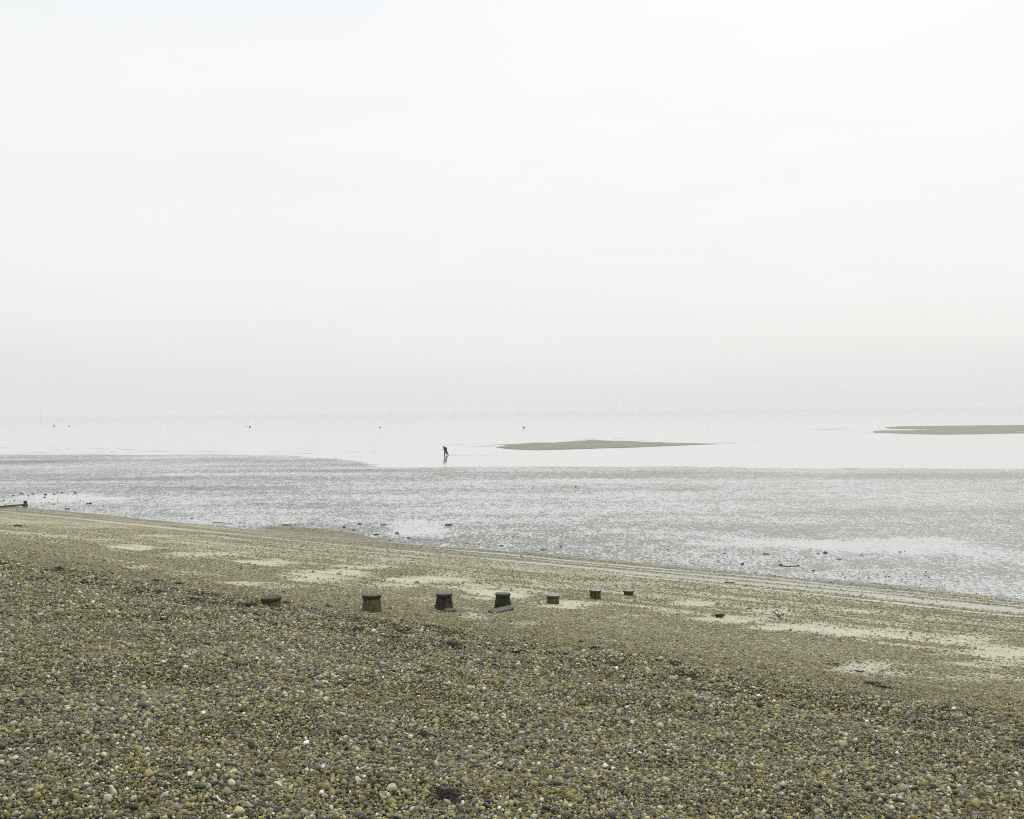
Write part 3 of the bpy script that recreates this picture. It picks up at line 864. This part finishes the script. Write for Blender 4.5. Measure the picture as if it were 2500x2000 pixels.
def weed(px, py, wpx, hpx, label, m=m_wrack, n=60, seed=0, rad=.0022, up=.03, ang=0):
    rr = random.Random(seed)
    c = on_ground(px, py); s = c.y / 2500
    hwm = wpx * s / 2; hdm = hpx * s / 2 / .28
    parts = []
    cores = [(rr.uniform(-.75, .75), rr.uniform(-.6, .6), rr.uniform(.18, .5)) for _ in range(6)]
    for _ in range(n):
        kx, ky, kr = rr.choice(cores)
        if rr.random() < .12: kr *= 2.5
        a = rr.uniform(0, 6.28); q = rr.random()
        ox, oy = hwm * (kx + kr * q * math.cos(a)), hdm * (ky + kr * q * math.sin(a))
        ox, oy = ox * math.cos(ang) - oy * math.sin(ang), ox * math.sin(ang) + oy * math.cos(ang)
        L = rr.uniform(.04, .14); th = rr.uniform(0, 6.28)
        pts = []
        for k in range(5):
            zz = float(ground_z(c.x + ox, c.y + oy)) - c.z + .014 + up * rr.random() * (1 - q * .7)
            pts.append((ox, oy, zz)); th += rr.uniform(-.9, .9)
            ox += math.cos(th) * L / 4; oy += math.sin(th) * L / 4
        parts.append(tube(pts, rad * rr.uniform(.6, 1.7), rad * .5, 4))
    V, F = join(parts)
    o = mesh_obj('seaweed_clump', V, F, m); o.location = c
    tag(o, label, 'seaweed', 'clumps of dried seaweed on the shingle'); return o
WEED = [(1103, 1952, 46, 26, 'tangled black clump of dried seaweed at the bottom centre of the shingle', 150, .7),
        (1035, 1797, 22, 14, 'loose black wisp of dried seaweed on shingle above the bottom centre clump', 60, 0),
        (2128, 1673, 26, 16, 'black seaweed hump at the left end of the long wrack trail at right', 90, -.4),
        (2170, 1684, 50, 7, 'long thin black wrack trail lying across the shingle at right', 90, -.15),
        (2100, 1643, 20, 8, 'black weed clump on the edge of the sandy ground at right', 60, 0),
        (2035, 1625, 22, 5, 'thin dark weed strand left of the black clump near the sandy ground', 40, 0),
        (2490, 1820, 36, 22, 'dark weed clump cut by the right edge of the picture', 90, .3),
        (148, 1390, 30, 6, 'dark flat weed clump on the crest of the shingle at upper left', 60, -.2),
        (100, 1399, 24, 8, 'dark weed clump left of and below the crest one at upper left', 60, 0),
        (382, 1420, 18, 6, 'upper of two small weed clumps on the shingle crest, left of the stumps', 50, 0),
        (380, 1432, 18, 5, 'lower of two small weed clumps on the shingle crest, left of the stumps', 50, 0),
        (436, 1427, 14, 6, 'small weed clump right of the paired ones on the crest', 50, 0),
        (395, 1450, 30, 7, 'spread dark weed below the paired clumps on the crest', 60, 0),
        (478, 1465, 22, 9, 'dark weed knot on shingle left of the mossy stump', 70, .3),
        (612, 1480, 30, 7, 'dark weed trailing at the left side of the mossy stump', 70, 0),
        (800, 1483, 16, 8, 'small dark weed lump between the mossy and the pale stump', 50, 0),
        (700, 1474, 26, 7, 'dark weed wisp just right of the mossy stump', 50, 0),
        (870, 1542, 34, 10, 'dark weed on shingle below the pale streaked stump', 80, 0),
        (960, 1560, 30, 8, 'wide dark weed wisp below the third stump', 60, 0),
        (1110, 1577, 22, 9, 'dark weed lump below the third stump, lower on the shingle', 60, 0),
        (1265, 1594, 18, 6, 'small weed fragment on shingle below the fifth stump', 40, 0),
        (1455, 1585, 30, 6, 'thin weed streak along the edge of the coarse shingle, centre right', 50, -.1),
        (1375, 1602, 20, 8, 'dark weed lump below the thin streak, centre right', 50, 0),
        (1690, 1655, 20, 9, 'dark weed spot in coarse shingle at centre right', 50, 0),
        (1650, 1623, 30, 6, 'dark wisp of weed above the weed spot at centre right', 50, 0)]
for i, (px, py, wx, hx, lb, n, ang) in enumerate(WEED):
    weed(px, py, wx, hx, lb, n=int(n * .6), seed=i, rad=.0026 if py > 1600 else .005, up=.04, ang=ang)

rr = random.Random(5)
parts = []; parts2 = []
for _ in range(1100):
    uu = rr.uniform(-34, 12); t0 = 11.9 + 1.6 * (float(vnoise(uu * .5, 3.3, 3)) - .5) * 2 + rr.gauss(0, .55) if rr.random() < .75 else rr.uniform(3.5, 12)
    if float(vnoise(uu * 1.3, t0 * 1.6, 77)) < .52: continue
    x0, y0 = xy(uu, t0)
    if y0 < 4.8 or abs(x0) > y0 * .56: continue
    z0 = float(ground_z(x0, y0)) + .02
    th = rr.uniform(0, 6.28); L = rr.uniform(.03, .11); r0 = rr.uniform(.002, .0045)
    for _k in range(rr.choice((1, 2, 5))):
        th += rr.uniform(-.8, .8); ox = rr.uniform(-.04, .04); oy = rr.uniform(-.04, .04)
        pts = [(x0 + ox + math.cos(th + w_ * .4) * L * w_ / 3, y0 + oy + math.sin(th + w_ * .5) * L * w_ / 3, z0 + rr.uniform(0, .02)) for w_ in range(4)]
        (parts if rr.random() < .85 else parts2).append(tube(pts, r0, r0 * .6, 4))
V, F = join(parts); o = mesh_obj('wrack_litter', V, F, m_wrack); tag(o, 'dark scraps of dried weed scattered through the shingle', kind='stuff')
V, F = join(parts2); o = mesh_obj('straw_litter', V, F, simple('dry_straw', (.26, .22, .12), (.42, .38, .25), 30, .7, .2, .005)); tag(o, 'pale scraps of straw scattered through the shingle', kind='stuff')

# ------------------------------------------------------------------ straw, bone, leaf in the near shingle
m_straw = simple('bleached_straw', (.42, .38, .26), (.55, .51, .38), 30, .7, .2, .005)
m_bone = simple('white_bone', (.68, .64, .60), (.78, .75, .70), 20, .5, .3, .005)
m_leaf = simple('rust_brown_leaf', (.17, .09, .025), (.28, .15, .04), 30, .7, .5, .005)
stick('straw_stalk', [(2236, 1823, .03), (2252, 1838, .02), (2269, 1856, .01)], .0022, m_straw, 'long thin pale stalk lying slantwise on the shingle at lower right', 'stalk', .02)
stick('straw_stalk', [(283, 1958, .02), (290, 1967, .02), (297, 1976, .01)], .0025, m_straw, 'short pale stalk on the shingle at lower left', 'stalk', .02)
stick('straw_stalk', [(493, 1950.3, .01), (505, 1950.3, .01), (517, 1950.3, .01)], .002, m_straw, 'tiny straight straw left of the white bone-like piece', 'stalk', .02)
stick('straw_stalk', [(2440, 1804, .01), (2462, 1806, .01), (2487, 1808, .01)], .002, m_straw, 'thin straw near the right edge of the shingle', 'stalk', .02)
stick('straw_stalk', [(2264, 1752, .01), (2282, 1742, .01), (2300, 1736, .01)], .0025, m_twig, 'fine dark stalk on the shingle at the right, above the long pale one', 'stalk', .02)
stick('straw_stalk', [(2150 + 62, 1927, .02), (2150 + 70, 1943, .02), (2150 + 75, 1954, .01)], .0025, m_straw, 'pale bent stalk just left of the brown leaf', 'stalk', .02)
stick('straw_stalk', [(1390, 1812, .01), (1400, 1800, .02), (1412, 1790, .02)], .002, m_straw, 'small pale straw on the shingle right of centre', 'stalk', .02)
stick('bone_fragment', [(529, 1956, .015), (533, 1962, .01), (540, 1967, .008), (548, 1970, .012)], .0055, m_bone, 'curved white bone-like piece on the shingle at lower left', 'bone', .02, .005)
stick('shell_fragment', [(672, 1925, .02), (680, 1928, .02), (689, 1931, .01)], .009, m_bone, 'chalky white shell fragment among the pebbles, bottom left of centre', 'shell', .02, .006)
def leaf(px, py, L, W, ang, label, m):
    p = on_ground(px, py); p.z += .03
    n = 9; V, F = [], []
    for j in range(n + 1):
        q = j / n; ww = W * math.sin(math.pi * min(.98, q * .92 + .04)) ** .7 * (1 + .22 * (j % 2))
        z = .012 * math.sin(q * 5)
        for s in (-1, -.5, 0, .5, 1):
            V.append((L * (q - .5), s * ww / 2, z + .012 * abs(s) ** 1.5))
    for j in range(n):
        for k in range(4): F.append((j * 5 + k, j * 5 + k + 1, (j + 1) * 5 + k + 1, (j + 1) * 5 + k))
    o = mesh_obj('leaf', V, F, m); o.location = p; o.rotation_euler = (.45, 0, ang)
    so = o.modifiers.new('thickness', 'SOLIDIFY'); so.thickness = .0008
    tag(o, label, 'leaf'); return o
leaf(2278, 1975, .085, .04, .8, 'rust-brown dead leaf among pebbles at the bottom right', m_leaf)
leaf(2271, 1993, .05, .03, 2.2, 'yellow-green leaf scrap just below the brown leaf at the bottom', simple('yellow_green_leaf', (.22, .21, .04), (.32, .30, .08), 30, .7, .5, .005))

# ------------------------------------------------------------------ person bending forward at the water's edge
def skin_body(name, verts, edges, radii, m, parent, root=0, sub=1):
    me = bpy.data.meshes.new(name); me.from_pydata(verts, edges, []); me.update()
    o = link(bpy.data.objects.new(name, me), parent)
    sk = o.modifiers.new('skin', 'SKIN'); sk.use_smooth_shade = True
    for i, v in enumerate(me.skin_vertices[0].data):
        r = radii[i]; v.radius = (r, r) if not isinstance(r, tuple) else r
        v.use_root = (i == root)
    o.modifiers.new('smooth', 'SUBSURF').levels = sub
    o.modifiers['smooth'].render_levels = sub
    me.materials.append(m)
    return o
m_coat = simple('charcoal_coat', (.022, .022, .024), (.035, .035, .038), 9, .9, .3, .02, .1)
m_trs = simple('black_waders', (.014, .014, .016), (.022, .022, .024), 9, .6, .3, .02, .2)
m_skin = simple('skin', (.38, .24, .18), (.44, .28, .21), 9, .55, .1, .01)
m_hat = simple('grey_hat_fabric', (.16, .16, .155), (.22, .22, .21), 14, .9, .3, .02, .1)
m_pack = simple('dark_rucksack', (.022, .021, .020), (.038, .036, .033), 9, .8, .3, .02, .1)
pp = at_z(1088, 1111, 0.0)
person = link(bpy.data.objects.new('person', None)); person.scale = (.97, .97, .97); person.location = pp + Vector((0, 0, -.03))
tag(person, 'person in dark clothes and grey hat, stooping forward while wading in the shallow sea', 'person')
# facing -x (left in the picture); x right, z up
J = dict(pel=(-.02, 0, .92), bel=(-.07, 0, 1.08), che=(-.15, 0, 1.27), nk=(-.26, 0, 1.40), nk2=(-.31, 0, 1.455),
         hipl=(-.03, -.10, .88), kneel=(-.14, -.11, .50), ankl=(-.19, -.11, .10), toel=(-.34, -.12, .045),
         hipr=(.0, .10, .88), kneer=(.20, .12, .50), ankr=(.47, .12, .12), toer=(.38, .12, .035),
         shl=(-.21, -.19, 1.33), ell=(-.36, -.23, 1.10), wrl=(-.55, -.20, .99),
         shr=(-.19, .19, 1.33), elr=(-.33, .23, 1.10), wrr=(-.50, .16, 1.02))
names = list(J); ix = {k: i for i, k in enumerate(names)}
E = [('pel', 'bel'), ('bel', 'che'), ('che', 'nk'), ('nk', 'nk2'), ('pel', 'hipl'), ('hipl', 'kneel'), ('kneel', 'ankl'), ('ankl', 'toel'),
     ('pel', 'hipr'), ('hipr', 'kneer'), ('kneer', 'ankr'), ('ankr', 'toer'), ('che', 'shl'), ('shl', 'ell'), ('ell', 'wrl'), ('che', 'shr'), ('shr', 'elr'), ('elr', 'wrr')]
RAD = dict(pel=(.17, .14), bel=(.17, .13), che=(.19, .15), nk=.075, nk2=.06, hipl=.13, kneel=.09, ankl=.07, toel=.05,
           hipr=.13, kneer=.09, ankr=.07, toer=.05, shl=.10, ell=.075, wrl=.055, shr=.10, elr=.075, wrr=.055)
skin_body('body', [J[k] for k in names], [(ix[a], ix[b]) for a, b in E], [RAD[k] for k in names], m_coat, person, 0, 2)
# wader legs over the body's legs
for s, (h, k, a, t) in (('l', ('hipl', 'kneel', 'ankl', 'toel')), ('r', ('hipr', 'kneer', 'ankr', 'toer'))):
    skin_body('trouser_leg', [J[h], J[k], J[a], J[t]], [(0, 1), (1, 2), (2, 3)], [.19, .155, .13, .085], m_trs, person, 0, 1)
# head with face, ears and hat
hd = lump('head', Vector((-.40, 0, 1.53)), (.10, .078, .125), m_skin, 11, 0, 3, .04, person); hd.rotation_euler = (0, -.45, 0)
lump('nose', Vector((-.485, 0, 1.50)), (.022, .014, .022), m_skin, 12, 0, 1, .05, person)
for sy in (-1, 1):
    lump('ear', Vector((-.37, sy * .08, 1.53)), (.018, .010, .03), m_skin, 13, 0, 1, .05, person)
m_eye = simple('dark_eye', (.02, .015, .01), (.03, .02, .015), 5)
for sy in (-1, 1):
    lump('eye', Vector((-.468, sy * .032, 1.53)), (.010, .012, .008), m_eye, 14, 0, 1, .02, person)
V, F = ring_surface([(0, .20, .03), (.012, .20, .03), (.016, .14, .02), (.08, .125, .02), (.11, .09, .02), (.125, .03, .02)], 20, 3)
hat = mesh_obj('hat', V, F, m_hat, person); hat.location = (-.385, 0, 1.585); hat.rotation_euler = (0, -.35, 0)
jk = lump('jacket', Vector((-.05, 0, 1.04)), (.29, .28, .45), m_coat, 16, 0, 3, .08, person); jk.rotation_euler = (0, -.24, 0)
hood = lump('hood', Vector((-.33, 0, 1.53)), (.16, .15, .18), m_hat, 17, 0, 3, .08, person)
pk = lump('rucksack', Vector((.07, 0, 1.24)), (.17, .18, .27), m_pack, 15, 0, 3, .10, person); pk.rotation_euler = (0, -.5, 0)
# hands: palm with four fingers and a thumb, curled round the handle
for sy, wr in ((-1, 'wrl'), (1, 'wrr')):
    w0 = Vector(J[wr]); d = Vector((-.9, 0, -.35)).normalized()
    vs = [w0, w0 + d * .085]; es = [(0, 1)]; rd = [.034, .036]
    for fi in range(4):
        base = w0 + d * .09 + Vector((0, (fi - 1.5) * .019, 0)); k = len(vs)
        Lf = (.030, .036, .034, .026)[fi]
        vs += [base, base + d * Lf + Vector((0, 0, -.012)), base + d * Lf * 1.2 + Vector((.012, 0, -.04))]
        es += [(1, k), (k, k + 1), (k + 1, k + 2)]; rd += [.010, .009, .008]
    k = len(vs)
    vs += [w0 + d * .04 + Vector((0, -sy * .035, -.01)), w0 + d * .075 + Vector((0, -sy * .045, -.03))]
    es += [(0, k), (k, k + 1)]; rd += [.012, .009]
    skin_body('hand', vs, es, rd, m_skin, person, 0, 1)
# the pole held in the right hand, trailing between the legs
V, F = tube([Vector((-.06, -.20, .92)), Vector((.03, -.20, .62)), Vector((.12, -.19, .32)), Vector((.22, -.18, -.02))], .03, .04, 8)
o = mesh_obj('pole', V, F, m_trs); o.location = person.location
tag(o, 'short dark pole hanging at the hip of the wading person, its tip in the water', 'pole')

# ------------------------------------------------------------------ buoys and beacon
m_yel = simple('yellow_buoy_plastic', (.34, .33, .06), (.42, .40, .09), 3, .5, .1, .01)
m_gry = simple('dark_buoy_plastic', (.045, .045, .045), (.08, .08, .075), 3, .5, .1, .01)
m_pal = simple('pale_buoy_plastic', (.42, .42, .38), (.5, .5, .46), 3, .5, .1, .01)
BU = [(132, 1040.5, 1.7, 'dg', 'leftmost dark mooring buoy on the far water'),
      (169, 1041.2, 1.7, 'dp', 'dark mooring buoy with pale top, second from the left'),
      (599, 1040.6, 1.3, 'pp', 'faint pale little buoy just left of the yellow-topped buoy'),
      (610, 1043.3, 2.1, 'dy', 'buoy with yellow-green top and dark underside, left part of the sea'),
      (928, 1043.5, 1.7, 'dg', 'small dark buoy midway between the two yellow buoys'),
      (1279, 1044.7, 2.2, 'dy', 'yellow buoy nearest the centre, above the end of the near sand bank')]
for i, (px, py, r, k, label) in enumerate(BU):
    p = at_z(px, py, 0); s = p.y / 2500; rr_ = r * s
    root = link(bpy.data.objects.new('mooring_buoy', None)); root.location = p
    tag(root, label, 'buoy', 'mooring buoys on the far water')
    mm = {'g': m_gry, 'd': m_gry, 'p': m_pal, 'y': m_yel}
    V, F = ring_surface([(-.3 * rr_, .6 * rr_, .0), (0, .95 * rr_, 0), (.35 * rr_, rr_, 0), (.62 * rr_, .98 * rr_, 0)], 20, i)
    mesh_obj('float', V, F, mm[k[0]], root)
    V, F = ring_surface([(.62 * rr_, 1.02 * rr_, 0), (.95 * rr_, .93 * rr_, 0), (1.25 * rr_, .7 * rr_, 0), (1.42 * rr_, .35 * rr_, 0), (1.46 * rr_, .12 * rr_, 0), (1.75 * rr_, .11 * rr_, 0)], 20, i)
    mesh_obj('top', V, F, mm[k[1]], root)
p = at_z(100, 1020.2, 0)
root = link(bpy.data.objects.new('beacon_post', None)); root.location = p
tag(root, 'tall faint beacon post rising from the sea in the haze at far left', 'beacon')
m_bea = simple('weathered_beacon', (.10, .10, .10), (.16, .16, .15), 1)
s = p.y / 2500
V, F = ring_surface([(-1, .62 * s, .02), (8 * s, .55 * s, .02), (15.2 * s, .5 * s, .02)], 12, 2); mesh_obj('pile', V, F, m_bea, root)
V, F = ring_surface([(15.2 * s, .9 * s, .02), (16.5 * s, .9 * s, .02), (17.2 * s, .2 * s, .02)], 12, 2); mesh_obj('topmark', V, F, m_bea, root)

# ------------------------------------------------------------------ pebbles
from mathutils import noise as mn
VAR = []
SHAPES = [(1, .78, .52), (1, .85, .42), (1, .66, .55), (1, .9, .65), (1, .6, .42), (1, .82, .78), (1, .72, .36), (1, .88, .5)]
pcol = bpy.data.collections.new('pebble_shapes')
for k, shp in enumerate(SHAPES):
    bm = bmesh.new(); bmesh.ops.create_icosphere(bm, subdivisions=2, radius=1)
    off = Vector((k * 7.3, k * 3.1, 4.4))
    for v in bm.verts:
        q = v.co.normalized()
        pw = 2.2 + (k % 4) * .7
        sq = (abs(q.x) ** pw + abs(q.y) ** pw + abs(q.z) ** pw) ** (-1 / pw)   # slightly blocky
        d = sq * (1 + .42 * mn.noise(q * 1.2 + off) + .12 * mn.noise(q * 2.9 + off))
        v.co = Vector((q.x * d * shp[0], q.y * d * shp[1], q.z * d * shp[2]))
    me = bpy.data.meshes.new('pebble'); bm.to_mesh(me); bm.free()
    me.materials.append(m_peb); me.polygons.foreach_set('use_smooth', [True] * len(me.polygons))
    o = bpy.data.objects.new('pebble_shape', me); pcol.objects.link(o); VAR.append(me)

def jgrid(D0, D1, sp, tmax=99, tmin=-99):
    """jittered points over the ground the camera could see between two distances"""
    W = D1 * .54 + 2.0
    nx_ = int(2 * W / sp); ny_ = int((D1 - D0) / sp)
    gx, gy = np.meshgrid(np.arange(nx_), np.arange(ny_))
    x = -W + (gx + .5 * (gy % 2) + rng.uniform(-.45, .45, gx.shape)) * sp
    y = D0 + (gy + rng.uniform(-.45, .45, gx.shape)) * sp
    x, y = x.ravel(), y.ravel()
    u, t = ut(x, y)
    k = (np.abs(x) < y * .54 + 1.7) & (t < tmax) & (t > tmin)
    return x[k], y[k]

PX, PY, PR, PZ = [], [], [], []
def layer(x, y, r, lift=(-.2, .5)):
    PX.append(x); PY.append(y); PR.append(r)
    PZ.append(ground_z(x, y) + r * rng.uniform(lift[0], lift[1], len(x)))
def edge_t(x, y):
    u, t = ut(x, y)
    return t + (fbm(u * .5, t * .5, 14, 3) - .5) * 2.4
for D0, D1, sp in ((4.2, 7.5, .0185), (7.5, 10.5, .021), (10.5, 15, .026), (15, 20, .033), (20, 29, .046)):
    x, y = jgrid(D0, D1, sp, 15.5)
    te = edge_t(x, y)
    sz = np.where(te < 12.6, 1.0, .8)
    big_n = fbm(x * .9, y * .9, 44, 3)
    r = rng.lognormal(math.log(sp * .54), .28, len(x)) * sz * (.76 + .48 * big_n)
    layer(x, y, r, (-.7, .75))
    # medium stones on top, fewer past the edge
    dens = 300 if D0 < 10 else 250
    x, y = jgrid(D0, D1, 1 / math.sqrt(dens), 15)
    te = edge_t(x, y)
    k = rng.random(len(x)) < np.where(te < 12.4, .85, .22)
    x, y = x[k], y[k]
    layer(x, y, rng.lognormal(math.log(.0158 if D0 < 15 else .020), .26, len(x)), (-.3, 1.0))
    x, y = jgrid(D0, D1, 1 / math.sqrt(9), 13)
    layer(x, y, rng.lognormal(math.log(.023), .2, len(x)), (.0, .9))
# gravel on the lower beach, thinner where the sand lies bare
for D0, D1, sp in ((11, 16, .034), (16, 22, .045), (22, 30, .06), (30, 42, .085), (42, 60, .14)):
    x, y = jgrid(D0, D1, sp, 46.5, 12.8)
    s = sand_mask(x, y)
    clump = fbm(x * 1.1, y * 1.1, 23, 3)
    k = rng.random(len(x)) < (1 - s) ** 1.8 * (.35 + .9 * clump) + .012
    x, y = x[k], y[k]
    layer(x, y, rng.lognormal(math.log(min(.021, sp * .42) * (1.25 if D0 > 25 else 1)), .28, len(x)), (-.3, .35))
x = np.concatenate(PX); y = np.concatenate(PY); r = np.concatenate(PR); z = np.concatenate(PZ)
keep = np.ones(len(x), bool)
for cx, cy, rr_ in POST_POS:
    keep &= (x - cx) ** 2 + (y - cy) ** 2 > (rr_ * 1.02) ** 2
x, y, r, z = x[keep], y[keep], r[keep], z[keep]
N_ = len(x)
rot = np.stack([rng.normal(0, .62, N_), rng.normal(0, .62, N_), rng.uniform(0, 6.283, N_)], -1)
idx = rng.integers(0, len(SHAPES), N_)
# the 300 stones that show largest become parts of the beach
dist = np.sqrt(x * x + y * y + (CAM_H - z) ** 2)
u_, t_ = ut(x, y)
inview = (np.abs(x) < y * .495) & (y * .40 > (CAM_H - z) * 1.0)
score = np.where(inview, r / dist, 0)
big = np.argsort(-score)[:300]
for i in big:
    o = bpy.data.objects.new('pebble', VAR[int(idx[i])])
    o.location = (x[i], y[i], z[i] + r[i] * .25); o.rotation_euler = tuple(rot[i]); o.scale = (r[i],) * 3
    link(o, beach)
rest = np.ones(N_, bool); rest[big] = False
x, y, r, z, rot, idx = x[rest], y[rest], r[rest], z[rest], rot[rest], idx[rest]
print('pebbles', len(x))
me = bpy.data.meshes.new('shingle')
me.vertices.add(len(x)); me.vertices.foreach_set('co', np.stack([x, y, z], -1).astype(np.float32).ravel())
a = me.attributes.new('prot', 'FLOAT_VECTOR', 'POINT'); a.data.foreach_set('vector', rot.astype(np.float32).ravel())
a = me.attributes.new('pscale', 'FLOAT', 'POINT'); a.data.foreach_set('value', r.astype(np.float32))
a = me.attributes.new('pidx', 'INT', 'POINT'); a.data.foreach_set('value', idx.astype(np.int32))
sh = link(bpy.data.objects.new('shingle', me)); tag(sh, 'grey, olive and brown pebbles covering the beach', kind='stuff')
ng = bpy.data.node_groups.new('shingle_nodes', 'GeometryNodeTree')
ng.interface.new_socket('Geometry', in_out='INPUT', socket_type='NodeSocketGeometry')
ng.interface.new_socket('Geometry', in_out='OUTPUT', socket_type='NodeSocketGeometry')
gi = ng.nodes.new('NodeGroupInput'); go = ng.nodes.new('NodeGroupOutput')
ip = ng.nodes.new('GeometryNodeInstanceOnPoints')
ci = ng.nodes.new('GeometryNodeCollectionInfo'); ci.inputs[0].default_value = pcol
ci.inputs['Separate Children'].default_value = True; ci.inputs['Reset Children'].default_value = True
def na(name, typ):
    n = ng.nodes.new('GeometryNodeInputNamedAttribute'); n.data_type = typ; n.inputs[0].default_value = name; return n.outputs[0]
e2 = ng.nodes.new('FunctionNodeEulerToRotation')
L = ng.links.new
L(gi.outputs[0], ip.inputs['Points']); L(ci.outputs[0], ip.inputs['Instance'])
ip.inputs['Pick Instance'].default_value = True
L(na('pidx', 'INT'), ip.inputs['Instance Index'])
L(na('prot', 'FLOAT_VECTOR'), e2.inputs[0]); L(e2.outputs[0], ip.inputs['Rotation'])
L(na('pscale', 'FLOAT'), ip.inputs['Scale']); L(ip.outputs[0], go.inputs[0])
md = sh.modifiers.new('scatter', 'NODES'); md.node_group = ng
